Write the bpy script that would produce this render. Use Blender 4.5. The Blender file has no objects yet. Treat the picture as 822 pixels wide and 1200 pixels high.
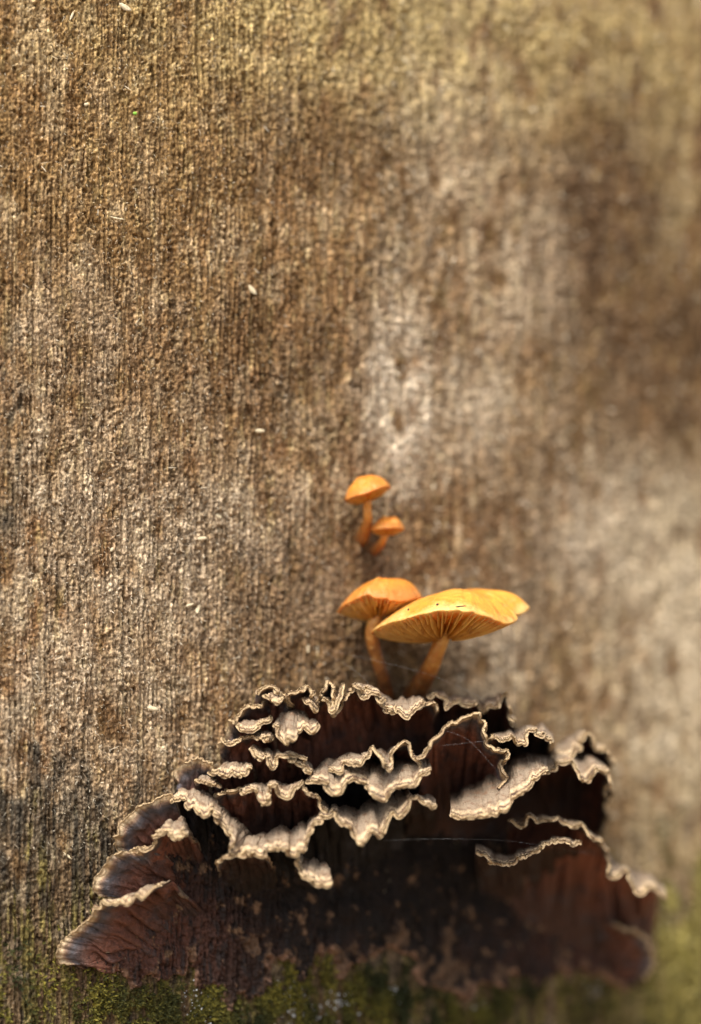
import bpy, math, random
import numpy as np
from mathutils import Vector

# ------------------------------------------------------------------ camera, light, exposure
scene = bpy.context.scene
S = 0.01                      # the scene is laid out in centimetres
D = 60.0                      # lens to plane of focus, cm
K = 0.02                      # cm per photo pixel in the plane of focus
ZC = 100.0                    # lens height above the ground, cm

cam_data = bpy.data.cameras.new('camera')
cam = bpy.data.objects.new('camera', cam_data)
scene.collection.objects.link(cam)
cam.location = (0, -D * S, ZC * S)
cam.rotation_euler = (math.radians(90), 0, 0)
cam_data.sensor_fit = 'VERTICAL'
cam_data.sensor_height = 36
cam_data.sensor_width = 24.66
cam_data.lens = 36 * D / (1200 * K)
cam_data.clip_start = 0.01
cam_data.clip_end = 500
cam_data.dof.use_dof = True
cam_data.dof.focus_distance = D * S
cam_data.dof.aperture_fstop = 3.2
scene.camera = cam

SUN_EL, SUN_AZ = math.radians(60), math.radians(-24)   # high, over the viewer's left shoulder
world = bpy.data.worlds.new('World')
scene.world = world
world.use_nodes = True
wn = world.node_tree
sky = wn.nodes.new('ShaderNodeTexSky')
sky.sky_type = 'NISHITA'
sky.sun_disc = False
sky.sun_elevation = SUN_EL
sky.sun_rotation = math.pi + SUN_AZ * -1
sky.dust_density = 4.0
sky.air_density = 1.0
hsv = wn.nodes.new('ShaderNodeHueSaturation')          # thin cloud: a whiter sky
hsv.inputs['Saturation'].default_value = 0.35
wn.links.new(sky.outputs[0], hsv.inputs['Color'])
wn.links.new(hsv.outputs[0], wn.nodes['Background'].inputs[0])
wn.nodes['Background'].inputs[1].default_value = 0.10

sun_data = bpy.data.lights.new('sun', 'SUN')
sun_data.energy = 1.5
sun_data.angle = math.radians(22)
sun_data.color = (1.0, 0.92, 0.80)
sun = bpy.data.objects.new('sun', sun_data)
scene.collection.objects.link(sun)
sdir = Vector((math.sin(SUN_AZ) * math.cos(SUN_EL), -math.cos(SUN_AZ) * math.cos(SUN_EL), math.sin(SUN_EL)))
sun.rotation_euler = (-sdir).to_track_quat('-Z', 'Y').to_euler()

scene.view_settings.view_transform = 'Standard'
scene.view_settings.look = 'None'
scene.view_settings.gamma = 1
scene.view_settings.use_curve_mapping = False
scene.view_settings.exposure = 1.5
scene.cycles.use_denoising = True
scene.cycles.max_bounces = 6

# ------------------------------------------------------------------ helpers
rng = np.random.default_rng(7)
random.seed(7)
COL = scene.collection
R_TRUNK = 65.0
A0 = math.radians(20)
CX = -8.2 - R_TRUNK * math.sin(A0)
CY = -0.9 + R_TRUNK * math.cos(A0)


def at(px, py, d):
    """photo pixel and depth behind the plane of focus -> cm"""
    px, py, d = np.broadcast_arrays(np.asarray(px, float), np.asarray(py, float), np.asarray(d, float))
    f = (D + d) / D
    return np.stack([(px - 411) * K * f, d, -(py - 600) * K * f], -1)


def project(P):
    f = (D + P[..., 1]) / D
    return P[..., 0] / (K * f) + 411, 600 - P[..., 2] / (K * f)


def wall_depth(px):
    px = np.asarray(px, float)
    d = np.zeros_like(px)
    for _ in range(30):
        x = (px - 411) * K * (D + d) / D
        d = CY - np.sqrt(np.maximum(R_TRUNK ** 2 - (x - CX) ** 2, 1.0))
    return d


def world_pts(P):
    P = np.asarray(P, float) * S
    P = P.copy()
    P[..., 2] += ZC * S
    return P


def mesh_np(name, V, F, mat, parent=None, attrs=None, smooth=True, colors=None):
    """V in cm (n,3), F (m,4) or (m,3)"""
    V = world_pts(V).astype(np.float32)
    F = np.asarray(F, np.int32)
    n = F.shape[1]
    me = bpy.data.meshes.new(name)
    me.vertices.add(len(V)); me.vertices.foreach_set('co', V.ravel())
    me.loops.add(F.size); me.loops.foreach_set('vertex_index', F.ravel())
    me.polygons.add(len(F))
    me.polygons.foreach_set('loop_start', np.arange(0, F.size, n, dtype=np.int32))
    me.polygons.foreach_set('loop_total', np.full(len(F), n, np.int32))
    if smooth:
        me.polygons.foreach_set('use_smooth', np.ones(len(F), bool))
    me.update(calc_edges=True)
    for k, a in (attrs or {}).items():
        at_ = me.attributes.new(k, 'FLOAT', 'POINT')
        at_.data.foreach_set('value', np.asarray(a, np.float32).ravel())
    if colors is not None:
        ca = me.attributes.new('tint', 'FLOAT_COLOR', 'POINT')
        c4 = np.ones((len(V), 4), np.float32); c4[:, :3] = colors
        ca.data.foreach_set('color', c4.ravel())
    me.materials.append(mat)
    o = bpy.data.objects.new(name, me)
    COL.objects.link(o)
    if parent is not None:
        o.parent = parent
        o.matrix_parent_inverse = parent.matrix_world.inverted()
    return o


def empty(name, P):
    o = bpy.data.objects.new(name, None)
    o.empty_display_size = 0.01
    COL.objects.link(o)
    o.location = world_pts(np.asarray(P, float))
    bpy.context.view_layer.update()
    return o


def tag(o, label=None, cat=None, group=None, kind=None):
    if label: o['label'] = label
    if cat: o['category'] = cat
    if group: o['group'] = group
    if kind: o['kind'] = kind
    return o


def grid_faces(nu, nv, off=0, close_u=False):
    i = np.arange(nu if close_u else nu - 1)
    j = np.arange(nv - 1)
    I, J = np.meshgrid(i, j, indexing='ij')
    I2 = (I + 1) % nu
    a = I * nv + J; b = I2 * nv + J; c = I2 * nv + J + 1; d = I * nv + J + 1
    return np.stack([a, b, c, d], -1).reshape(-1, 4) + off


def fft_noise(shape, res, lx, ly, seed, sharp=1.0):
    """gaussian-filtered noise, correlation lengths lx, ly in cm, unit variance"""
    r = np.random.default_rng(seed)
    w = r.standard_normal(shape)
    fx = np.fft.fftfreq(shape[0], res)[:, None]
    fy = np.fft.rfftfreq(shape[1], res)[None, :]
    H = np.exp(-0.5 * ((fx * lx * 2.2) ** 2 + (fy * ly * 2.2) ** 2) ** sharp)
    n = np.fft.irfft2(np.fft.rfft2(w) * H, s=shape)
    return (n - n.mean()) / n.std()


def smooth1(a, sig):
    n = int(max(3, sig * 3))
    k = np.exp(-0.5 * (np.arange(-n, n + 1) / sig) ** 2); k /= k.sum()
    # linear extrapolation at the ends, so that the ends stay put
    lo = 2 * a[0] - a[n:0:-1] if len(a) > n else np.full(n, a[0])
    hi = 2 * a[-1] - a[-2:-n - 2:-1] if len(a) > n + 1 else np.full(n, a[-1])
    return np.convolve(np.concatenate([lo, a, hi]), k, 'valid')


def noise1(n, wl, seed):
    r = np.random.default_rng(seed)
    m = int(n / wl) + 6
    p = r.standard_normal(m)
    x = np.arange(n) / wl + 1 + r.random()
    i = np.floor(x).astype(int); f = x - i
    i = np.clip(i, 1, m - 3)
    p0, p1, p2, p3 = p[i - 1], p[i], p[i + 1], p[i + 2]
    return 0.5 * (2 * p1 + (p2 - p0) * f + (2 * p0 - 5 * p1 + 4 * p2 - p3) * f ** 2 + (3 * p1 - p0 - 3 * p2 + p3) * f ** 3)


def catmull(P, n_per=12):
    P = np.asarray(P, float)
    Q = np.vstack([2 * P[0] - P[1], P, 2 * P[-1] - P[-2]])
    out = []
    for i in range(1, len(Q) - 2):
        t = np.linspace(0, 1, n_per, endpoint=False)[:, None]
        p0, p1, p2, p3 = Q[i - 1], Q[i], Q[i + 1], Q[i + 2]
        out.append(0.5 * (2 * p1 + (p2 - p0) * t + (2 * p0 - 5 * p1 + 4 * p2 - p3) * t ** 2 + (3 * p1 - p0 - 3 * p2 + p3) * t ** 3))
    out.append(P[-1:])
    return np.vstack(out)


def resample(P, step=None, n=None, dims=2):
    L = np.concatenate([[0], np.cumsum(np.linalg.norm(np.diff(P[:, :dims], axis=0), axis=1))])
    if n is None:
        n = max(12, int(L[-1] / step))
    s = np.linspace(0, L[-1], n)
    return np.stack([np.interp(s, L, P[:, k]) for k in range(P.shape[1])], -1)


def lerp(a, b, t):
    return a + (b - a) * t


def sstep(a, b, x):
    t = np.clip((x - a) / (b - a), 0, 1)
    return t * t * (3 - 2 * t)


# ------------------------------------------------------------------ materials
class NT:
    def __init__(s, name):
        s.m = bpy.data.materials.new(name); s.m.use_nodes = True
        s.t = s.m.node_tree; s.b = s.t.nodes['Principled BSDF']

    def n(s, typ, **kw):
        x = s.t.nodes.new(typ)
        for k, v in kw.items(): setattr(x, k, v)
        return x

    def l(s, a, b): s.t.links.new(a, b)

    def coord(s, scale=(1, 1, 1)):
        c = s.n('ShaderNodeTexCoord'); mp = s.n('ShaderNodeMapping')
        mp.inputs['Scale'].default_value = scale
        s.l(c.outputs['Object'], mp.inputs['Vector']); return mp.outputs[0]

    def noise(s, scale, detail=4, rough=0.6, vec=None):
        x = s.n('ShaderNodeTexNoise'); x.inputs['Scale'].default_value = scale
        x.inputs['Detail'].default_value = detail; x.inputs['Roughness'].default_value = rough
        s.l(vec if vec is not None else s.coord(), x.inputs['Vector']); return x.outputs['Fac']

    def ramp(s, fac, stops, interp='LINEAR'):
        r = s.n('ShaderNodeValToRGB'); cr = r.color_ramp; cr.interpolation = interp
        while len(cr.elements) < len(stops): cr.elements.new(0.5)
        for e, (p, c) in zip(cr.elements, stops):
            e.position = p; e.color = (*c, 1) if len(c) == 3 else c
        s.l(fac, r.inputs[0]); return r.outputs[0]

    def mix(s, fac, a, b, mode='MIX'):
        x = s.n('ShaderNodeMix', data_type='RGBA', blend_type=mode)
        for sock, v in ((x.inputs[0], fac), (x.inputs[6], a), (x.inputs[7], b)):
            if isinstance(v, (int, float)): sock.default_value = v
            elif isinstance(v, tuple): sock.default_value = (*v, 1)
            else: s.l(v, sock)
        return x.outputs[2]

    def math(s, op, a, b=0.0, clamp=False):
        x = s.n('ShaderNodeMath', operation=op, use_clamp=clamp)
        for sock, v in ((x.inputs[0], a), (x.inputs[1], b)):
            if isinstance(v, (int, float)): sock.default_value = v
            else: s.l(v, sock)
        return x.outputs[0]

    def attr(s, name, out='Fac'):
        x = s.n('ShaderNodeAttribute', attribute_name=name); return x.outputs[out]

    def bump(s, h, strength, dist):
        x = s.n('ShaderNodeBump'); x.inputs['Strength'].default_value = strength
        x.inputs['Distance'].default_value = dist
        s.l(h, x.inputs['Height']); s.l(x.outputs[0], s.b.inputs['Normal']); return x

    def color(s, c):
        if isinstance(c, tuple): s.b.inputs['Base Color'].default_value = (*c, 1)
        else: s.l(c, s.b.inputs['Base Color'])

    def rough(s, r): s.b.inputs['Roughness'].default_value = r


def wood_material():
    m = NT('weathered_wood'); m.rough(0.92)
    m.b.inputs['Specular IOR Level'].default_value = 0.2
    fine = m.noise(1700, 3, 0.7, m.coord((1, 1, 0.45)))
    fib = m.noise(700, 3, 0.6, m.coord((1, 1, 0.09)))
    c = m.mix(1.0, m.attr('tint', 'Color'), m.ramp(fine, [(0.32, (0.28, 0.25, 0.22)), (0.5, (1.0, 0.98, 0.96)), (0.68, (2.1, 2.08, 2.02))]), 'MULTIPLY')
    c = m.mix(1.0, c, m.ramp(fib, [(0.3, (0.62, 0.58, 0.52)), (0.7, (1.3, 1.3, 1.28))]), 'MULTIPLY')
    m.color(c)
    m.bump(m.math('ADD', fine, fib), 0.5, 0.0005)
    return m.m


def fibre_material():
    m = NT('wood_fibre'); m.rough(0.85); m.color(m.attr('tint', 'Color'))
    m.b.inputs['Specular IOR Level'].default_value = 0.25
    return m.m


def bracket_material(name='bracket_flesh', zone=1.0):
    m = NT(name); m.rough(0.78)
    m.b.inputs['Specular IOR Level'].default_value = 0.3
    warp = m.noise(420, 3, 0.6)
    big = m.noise(110, 3, 0.55)
    fine = m.noise(2600, 2, 0.7)
    dist = m.math('ADD', m.attr('dist'), m.math('MULTIPLY', m.math('SUBTRACT', warp, 0.5), 0.16))
    dist = m.math('ADD', dist, m.math('MULTIPLY', m.math('SUBTRACT', big, 0.5), 0.14))
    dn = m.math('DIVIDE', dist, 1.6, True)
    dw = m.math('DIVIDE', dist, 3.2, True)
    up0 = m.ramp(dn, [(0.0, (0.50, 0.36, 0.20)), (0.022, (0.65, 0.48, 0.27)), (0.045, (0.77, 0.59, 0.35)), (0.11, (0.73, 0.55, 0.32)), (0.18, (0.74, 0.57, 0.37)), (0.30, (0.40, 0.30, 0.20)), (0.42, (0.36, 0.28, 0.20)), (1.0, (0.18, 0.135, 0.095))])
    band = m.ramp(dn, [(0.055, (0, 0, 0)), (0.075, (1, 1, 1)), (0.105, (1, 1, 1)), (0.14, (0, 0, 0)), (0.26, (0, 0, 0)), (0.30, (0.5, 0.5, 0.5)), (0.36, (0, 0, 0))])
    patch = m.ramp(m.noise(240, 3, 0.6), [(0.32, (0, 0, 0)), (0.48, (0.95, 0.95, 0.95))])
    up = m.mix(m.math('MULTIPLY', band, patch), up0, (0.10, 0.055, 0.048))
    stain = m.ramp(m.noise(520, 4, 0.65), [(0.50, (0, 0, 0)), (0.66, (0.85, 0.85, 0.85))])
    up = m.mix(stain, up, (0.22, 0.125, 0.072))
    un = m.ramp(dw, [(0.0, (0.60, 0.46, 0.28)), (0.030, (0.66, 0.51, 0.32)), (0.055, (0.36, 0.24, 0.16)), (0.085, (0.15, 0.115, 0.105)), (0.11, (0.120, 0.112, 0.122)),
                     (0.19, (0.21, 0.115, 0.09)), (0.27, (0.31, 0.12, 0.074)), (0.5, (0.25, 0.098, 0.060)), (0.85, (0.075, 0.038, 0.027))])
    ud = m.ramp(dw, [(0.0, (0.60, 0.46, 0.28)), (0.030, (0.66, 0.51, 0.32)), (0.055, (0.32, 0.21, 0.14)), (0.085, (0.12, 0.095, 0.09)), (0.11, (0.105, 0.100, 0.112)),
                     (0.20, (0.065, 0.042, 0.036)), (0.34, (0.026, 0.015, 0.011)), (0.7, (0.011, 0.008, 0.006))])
    un = m.mix(m.attr('tone'), ud, un)  # low tone: dark flesh taken near black, painting in shade beneath the tiers
    blot = m.noise(190, 3, 0.6)
    un = m.mix(m.ramp(blot, [(0.5, (0, 0, 0)), (0.68, (1, 1, 1))]), un, m.mix(0.6, un, (0.060, 0.060, 0.068)))
    up = m.mix(1.0, up, m.ramp(fine, [(0.30, (0.32, 0.26, 0.22)), (0.43, (0.96, 0.95, 0.94)), (0.72, (1.15, 1.15, 1.15))]), 'MULTIPLY')
    un = m.mix(1.0, un, m.ramp(m.noise(900, 3, 0.6), [(0.3, (0.6, 0.6, 0.6)), (0.7, (1.35, 1.3, 1.28))]), 'MULTIPLY')
    m.color(m.mix(m.math('MULTIPLY', m.attr('side'), 1.0, True), un, up))
    m.l(m.math('ADD', m.math('MULTIPLY', m.attr('side'), 0.28), 0.55), m.b.inputs['Roughness'])
    m.bump(m.math('ADD', fine, m.math('MULTIPLY', warp, 1.5)), 0.8, 0.0008)
    return m.m


def crust_material():
    m = NT('fungus_crust'); m.rough(0.8)
    m.b.inputs['Specular IOR Level'].default_value = 0.3
    m.color(m.mix(1.0, m.attr('tint', 'Color'), m.ramp(m.noise(1100, 3, 0.7), [(0.3, (0.5, 0.48, 0.46)), (0.7, (1.5, 1.48, 1.45))]), 'MULTIPLY'))
    m.bump(m.noise(1300, 3, 0.6), 0.6, 0.0005)
    return m.m


def mushroom_material(name, stops, scale, thin=0.0):
    m = NT(name); m.rough(0.42)
    m.b.inputs['Specular IOR Level'].default_value = 0.42
    m.b.inputs['Subsurface Weight'].default_value = 0.22
    m.b.inputs['Subsurface Radius'].default_value = (1.0, 0.45, 0.12)
    m.b.inputs['Subsurface Scale'].default_value = 0.005
    nz = m.noise(scale, 4, 0.6)
    f = m.math('ADD', m.attr('rad'), m.math('MULTIPLY', m.math('SUBTRACT', nz, 0.5), 0.9), True)
    c = m.ramp(f, stops)
    spots = m.noise(1500, 2, 0.5)
    c = m.mix(m.ramp(spots, [(0.70, (0, 0, 0)), (0.76, (0.6, 0.6, 0.6))]), c, (0.30, 0.11, 0.02))
    c = m.mix(m.ramp(m.noise(330, 4, 0.65), [(0.52, (0, 0, 0)), (0.70, (0.55, 0.55, 0.55))]), c, (0.45, 0.13, 0.02))
    c = m.mix(m.ramp(m.noise(420, 3, 0.6, m.coord((1.0, 1.0, 2.0))), [(0.56, (0, 0, 0)), (0.75, (0.4, 0.4, 0.4))]), c, (0.88, 0.60, 0.24))
    m.color(c)
    m.bump(m.math('ADD', m.noise(900, 3, 0.6), m.math('MULTIPLY', m.noise(220, 3, 0.6), 2.0)), 0.45, 0.0008)
    if thin:                                     # thin plates pass light
        tr = m.n('ShaderNodeBsdfTranslucent'); m.l(c, tr.inputs[0])
        mx = m.n('ShaderNodeMixShader'); mx.inputs[0].default_value = thin
        m.l(m.b.outputs[0], mx.inputs[1]); m.l(tr.outputs[0], mx.inputs[2])
        m.l(mx.outputs[0], m.t.nodes['Material Output'].inputs['Surface'])
    return m.m


def plain_material(name, col, rough=0.7, var=0.3, scale=600):
    m = NT(name); m.rough(rough)
    nz = m.noise(scale, 3, 0.6)
    m.color(m.mix(1.0, col, m.ramp(nz, [(0.3, (1 - var,) * 3), (0.7, (1 + var,) * 3)]), 'MULTIPLY'))
    return m.m


M_WOOD = wood_material()
M_FIBRE = fibre_material()
M_BRACKET = bracket_material()
M_CRUST = crust_material()
M_CAP = mushroom_material('orange_cap', [(0.0, (0.52, 0.16, 0.02)), (0.28, (0.72, 0.29, 0.04)), (0.6, (0.86, 0.41, 0.062)), (0.85, (0.80, 0.34, 0.05)), (1.0, (0.84, 0.52, 0.17))], 110, 0.2)
M_CAP2 = mushroom_material('deep_orange_cap', [(0.0, (0.50, 0.15, 0.02)), (0.35, (0.66, 0.23, 0.03)), (0.75, (0.74, 0.29, 0.04)), (1.0, (0.62, 0.24, 0.05))], 130, 0.22)
M_GILL = mushroom_material('yellow_gill', [(0.0, (0.72, 0.36, 0.05)), (0.5, (0.92, 0.62, 0.19)), (1.0, (0.93, 0.68, 0.26))], 200, 0.72)
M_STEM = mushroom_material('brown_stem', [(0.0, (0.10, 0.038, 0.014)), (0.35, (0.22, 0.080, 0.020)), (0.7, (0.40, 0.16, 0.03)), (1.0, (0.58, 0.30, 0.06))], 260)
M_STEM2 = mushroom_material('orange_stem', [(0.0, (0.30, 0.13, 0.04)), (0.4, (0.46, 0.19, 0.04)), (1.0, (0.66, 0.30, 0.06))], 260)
M_MOSS = fibre_material(); M_MOSS.name = 'moss_leaf'
M_SILK = plain_material('spider_silk', (0.6, 0.6, 0.6), 0.35, 0.05)
M_FLAKE = plain_material('pale_flake', (0.55, 0.46, 0.30), 0.7, 0.4, 2500)
M_DARK = plain_material('dark_debris', (0.05, 0.035, 0.02), 0.8, 0.4, 900)
M_LICHEN = plain_material('white_granule', (0.72, 0.76, 0.78), 0.8, 0.15, 900)
M_GREEN = plain_material('green_speck', (0.20, 0.42, 0.04), 0.6, 0.2, 900)

# ------------------------------------------------------------------ ground
gm = NT('forest_floor'); gm.rough(0.95)
gm.color(gm.ramp(gm.noise(9, 6, 0.7), [(0.3, (0.07, 0.045, 0.025)), (0.55, (0.20, 0.13, 0.07)), (0.75, (0.12, 0.11, 0.04))]))
ga = np.linspace(0, 2 * np.pi, 73)[:-1]
gr = np.concatenate([[5], np.geomspace(40, 20000, 40)])
GA, GR = np.meshgrid(ga, gr, indexing='ij')
gz = rng.standard_normal(GA.shape) * np.minimum(GR * 0.01, 4.0) * (GR > 90)
GP = np.stack([CX + GR * np.cos(GA), CY + GR * np.sin(GA), gz - ZC], -1).reshape(-1, 3)
ground = mesh_np('ground', GP, grid_faces(72, len(gr), close_u=True), gm.m)
tag(ground, kind='structure')

# ------------------------------------------------------------------ the dead trunk
RES = 0.025
NX, NZ = 1200, 1250           # noise field: 30 x 31.25 cm
ARC0 = math.asin((at(-70, 0, wall_depth(-70))[0] - CX) / R_TRUNK)      # left end of the finely built patch
ZTOP = 13.6                   # top of that patch, cm above the lens axis


def field(lx, lz, seed, sharp=1.0):
    return fft_noise((NX, NZ), RES, lx, lz, seed, sharp)


def sample(f, s, z):
    """s: arc length from ARC0 (cm), z: cm above axis"""
    x = np.clip(s / RES, 0, NX - 1.001); y = np.clip((ZTOP - z) / RES, 0, NZ - 1.001)
    i = x.astype(int); j = y.astype(int); u = x - i; v = y - j
    return (f[i, j] * (1 - u) * (1 - v) + f[i + 1, j] * u * (1 - v) + f[i, j + 1] * (1 - u) * v + f[i + 1, j + 1] * u * v)


f_fib = field(0.022, 0.9, 1)
f_fib2 = field(0.07, 1.6, 2)


def rough_field(seed, beta, zs, lo):
    r_ = np.random.default_rng(seed); w = r_.standard_normal((NX, NZ))
    fx = np.fft.fftfreq(NX, RES)[:, None]; fz = np.fft.rfftfreq(NZ, RES)[None, :] * zs
    f_ = np.sqrt(fx ** 2 + fz ** 2)
    n_ = np.fft.irfft2(np.fft.rfft2(w) * (f_ + lo) ** -beta * (f_ > 0), s=(NX, NZ))
    return n_ / n_.std()


f_crumb = rough_field(3, 0.9, 1.3, 9.0)
f_crumb2 = rough_field(4, 1.5, 2.5, 4.0)
f_med = field(0.35, 0.6, 5)
f_big = field(1.4, 2.2, 6)
f_pit = rough_field(8, 1.8, 2.2, 4.0)
f_ph = field(0.6, 3.0, 10); f_amp = field(0.5, 0.8, 11)
s_ax = (np.arange(NX) * RES)[:, None]
lines = np.cos(2 * np.pi * s_ax / 0.118 + 2.6 * f_ph + 0.8 * field(0.2, 0.9, 12)) * np.clip(0.55 + 0.6 * f_amp, 0.0, 1.6)
H = (0.027 * lines + 0.018 * f_fib + 0.018 * f_fib2 + 0.022 * f_crumb + 0.014 * f_crumb2 + 0.020 * f_med + 0.03 * f_big
     - 0.13 * sstep(0.7, 2.0, f_pit + 0.35 * f_med - 0.3 * lines) - 0.08 * sstep(1.2, 2.4, f_crumb2 * 0.7 + f_fib2 * 0.8))
# deep vertical checks
f_crack = field(0.10, 2.6, 9)
H -= 0.16 * sstep(2.3, 3.0, f_crack)


def wall_height(s, z):
    inside = sstep(-0.0, 1.5, s) * sstep(0, 1.5, NX * RES - s) * sstep(0, 1.2, ZTOP - z) * sstep(0, 1.2, z - (ZTOP - NZ * RES))
    return sample(H, s, z) * inside


def trunk_radius(a, z):
    """low relief of the whole trunk away from the finely built face"""
    away = sstep(12, 60, np.abs(z + 1.0))
    r = R_TRUNK + away * (1.6 * np.sin(a * 5 + 1) + 1.1 * np.sin(a * 9 + z * 0.02))
    return r + 10 * sstep(-60, -100, z) * (0.6 + 0.4 * np.sin(a * 6))


def trunk_point(a, z, lift=0.0):
    s = (a - ARC0) * R_TRUNK
    r = trunk_radius(a, z) + wall_height(s, z) + lift
    return np.stack([CX + r * np.sin(a), CY - r * np.cos(a), z], -1)


def wall_at(px, py, lift=0.0):
    """point of the trunk's surface seen at a photo pixel"""
    d = wall_depth(px)
    p = at(px, py, d)
    a = np.arcsin((p[..., 0] - CX) / R_TRUNK)
    return trunk_point(a, p[..., 2], lift)


def ang(px):
    return math.asin((at(px, 0, wall_depth(px))[0] - CX) / R_TRUNK)


a_cols = np.concatenate([
    np.linspace(-math.pi, ARC0, 60, endpoint=False),
    np.linspace(ARC0, ang(470), 440, endpoint=False),
    np.linspace(ang(470), ang(900), 190, endpoint=False),
    np.linspace(ang(900), math.pi, 60)])
z_rows = np.concatenate([
    np.linspace(-ZC - 3, -14.5, 40, endpoint=False),
    np.linspace(-14.5, ZTOP, 1020, endpoint=False),
    np.linspace(ZTOP, 170, 50)])
A, Z = np.meshgrid(a_cols, z_rows, indexing='ij')
# broken, jagged top
jag = 14 * np.sin(A * 3 + 1) + 7 * np.sin(A * 11) + 4 * np.sin(A * 29 + 2)
Zj = Z + sstep(90, 170, Z) * jag
P = trunk_point(A, Zj)
PXv, PYv = project(P)
s_arc = (A - ARC0) * R_TRUNK


def blob(px, py, x, y, rx, ry):
    return np.exp(-0.5 * (((px - x) / rx) ** 2 + ((py - y) / ry) ** 2))


def wall_tint(px, py, s, z):
    g1 = sample(f_big, s, z); g2 = sample(f_med, s, z); g3 = sample(f_fib2, s, z)
    t1 = sample(field_t1, s, z); t2 = sample(field_t2, s, z); t3 = sample(field_t3, s, z)
    C = np.zeros(px.shape + (3,))
    brown = np.array([0.210, 0.130, 0.058]); red = np.array([0.225, 0.125, 0.060]); pale = np.array([0.47, 0.385, 0.255])
    grey = np.array([0.37, 0.305, 0.225]); olive = np.array([0.155, 0.125, 0.035]); yel = np.array([0.40, 0.315, 0.145]); black = np.array([0.030, 0.027, 0.022])
    C[:] = brown

    def put(col, w):
        w = np.clip(w, 0, 1)[..., None]
        C[:] = C * (1 - w) + col * w
    put(np.array([0.115, 0.066, 0.032]), 0.75 * sstep(0.1, 1.5, -t2 * 0.6 + g3 * 0.6 - 0.4 * g2))
    put(red, 0.4 * sstep(-0.3, 1.3, t1))
    put(pale, 0.50 * sstep(0.2, 1.8, t2 * 0.8 + 0.3 * t3 + 0.5 * t1))
    put(grey, 0.30 * sstep(0.3, 1.6, -t1 + 0.3 * g2))
    put(yel, 0.35 * sstep(0.6, 1.8, g3 * 0.6 + t3 * 0.8))
    edge = 0.35 * g2 + 0.3 * t2
    put(np.array([0.27, 0.175, 0.065]), 0.30 * blob(px, py, 120, 130, 240, 190))
    # large stains where the photograph has them
    pale2 = np.array([0.58, 0.50, 0.385])
    put(np.array([0.66, 0.58, 0.46]), 0.95 * np.clip(1.3 * blob(px, py, 467, 465, 26, 66) * (1 + edge), 0, 1))
    put(pale2, 0.5 * np.clip(blob(px, py, 560, 480, 30, 50) * (1 + edge), 0, 1))
    put(pale2, 0.75 * np.clip(1.2 * blob(px, py, 750, 620, 75, 55) * (1 + edge), 0, 1))
    put(yel, 0.60 * np.clip(blob(px, py, 810, 800, 50, 170) * (1 + edge), 0, 1))
    put(pale2, 0.70 * np.clip(1.1 * blob(px, py, 805, 770, 55, 110) * (1 + edge), 0, 1))
    put(pale2, 0.38 * np.clip(blob(px, py, 530, 120, 50, 110) * (1 + edge), 0, 1))
    put(yel, 0.75 * np.clip(blob(px, py, 450, 10, 210, 60) * (1 + edge), 0, 1))
    put(yel, 0.45 * np.clip(blob(px, py, 620, 60, 200, 80) * (1 + edge), 0, 1))
    put(yel, 0.40 * np.clip(blob(px, py, 800, 170, 60, 160) * (1 + edge), 0, 1))
    put(pale2, 0.38 * np.clip(blob(px, py, 625, 310, 40, 60) * (1 + edge), 0, 1))
    put(grey, 0.60 * np.clip(blob(px, py, 170, 620, 130, 70) * (1 + edge), 0, 1))
    put(grey, 0.55 * np.clip(blob(px, py, 90, 820, 110, 110) * (1 + edge), 0, 1))
    put(grey, 0.35 * np.clip(blob(px, py, 70, 430, 60, 60) * (1 + edge), 0, 1))
    dk = np.array([0.105, 0.060, 0.030])
    put(pale2, 0.55 * np.clip(blob(px, py, 560, 760, 40, 50) * (1 + edge), 0, 1))
    put(dk, 0.90 * np.clip(1.2 * blob(px, py, 712, 235, 42, 70) * (1 + edge), 0, 1))
    put(dk, 0.85 * np.clip(1.2 * blob(px, py, 785, 410, 75, 85) * (1 + edge), 0, 1))
    put(dk, 0.55 * np.clip(blob(px, py, 380, 170, 70, 40) * (1 + edge), 0, 1))
    put(dk, 0.55 * np.clip(blob(px, py, 300, 420, 110, 70) * (1 + edge), 0, 1))
    put(dk, 0.55 * np.clip(blob(px, py, 580, 640, 70, 60) * (1 + edge), 0, 1))
    put(dk, 0.65 * np.clip(blob(px, py, 350, 730, 70, 70) * (1 + edge), 0, 1))
    put(dk, 0.70 * np.clip(blob(px, py, 480, 770, 60, 40) * (1 + edge), 0, 1))
    put(dk, 0.70 * np.clip(blob(px, py, 425, 640, 14, 34) * (1 + edge), 0, 1))
    put(black, 0.75 * np.clip(blob(px, py, 14, 470, 9, 50) * (1 + 1.6 * edge), 0, 1) * sstep(-0.4, 0.6, g3 + t3))
    put(black, 0.70 * np.clip(blob(px, py, 8, 590, 10, 30) * (1 + edge), 0, 1))
    # damp, algae-stained foot
    low = py + 45 * g2 + 30 * t1
    wet = sstep(905, 1005, low + 60 * blob(px, py, 0, 1000, 110, 200) - 60 * (px > 700))
    put(black, 0.92 * wet * (0.62 + 0.38 * sstep(-0.8, 0.8, g3)))
    put(olive, 0.70 * sstep(985, 1090, low) * sstep(-0.5, 0.9, g3 + 0.6 * t3))
    put(yel * np.array([0.8, 0.9, 0.5]), 0.55 * sstep(1000, 1100, low) * sstep(700, 800, px))
    fl = sample(f_fleck, s, z)
    k_ = np.clip(np.exp(0.36 * fl), 0.35, 2.6)[..., None]
    C *= k_
    g_ = C.mean(-1, keepdims=True)
    C[:] = C + (g_ - C) * np.clip((k_ - 1.2) * 0.35, 0, 0.5)
    return C


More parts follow.
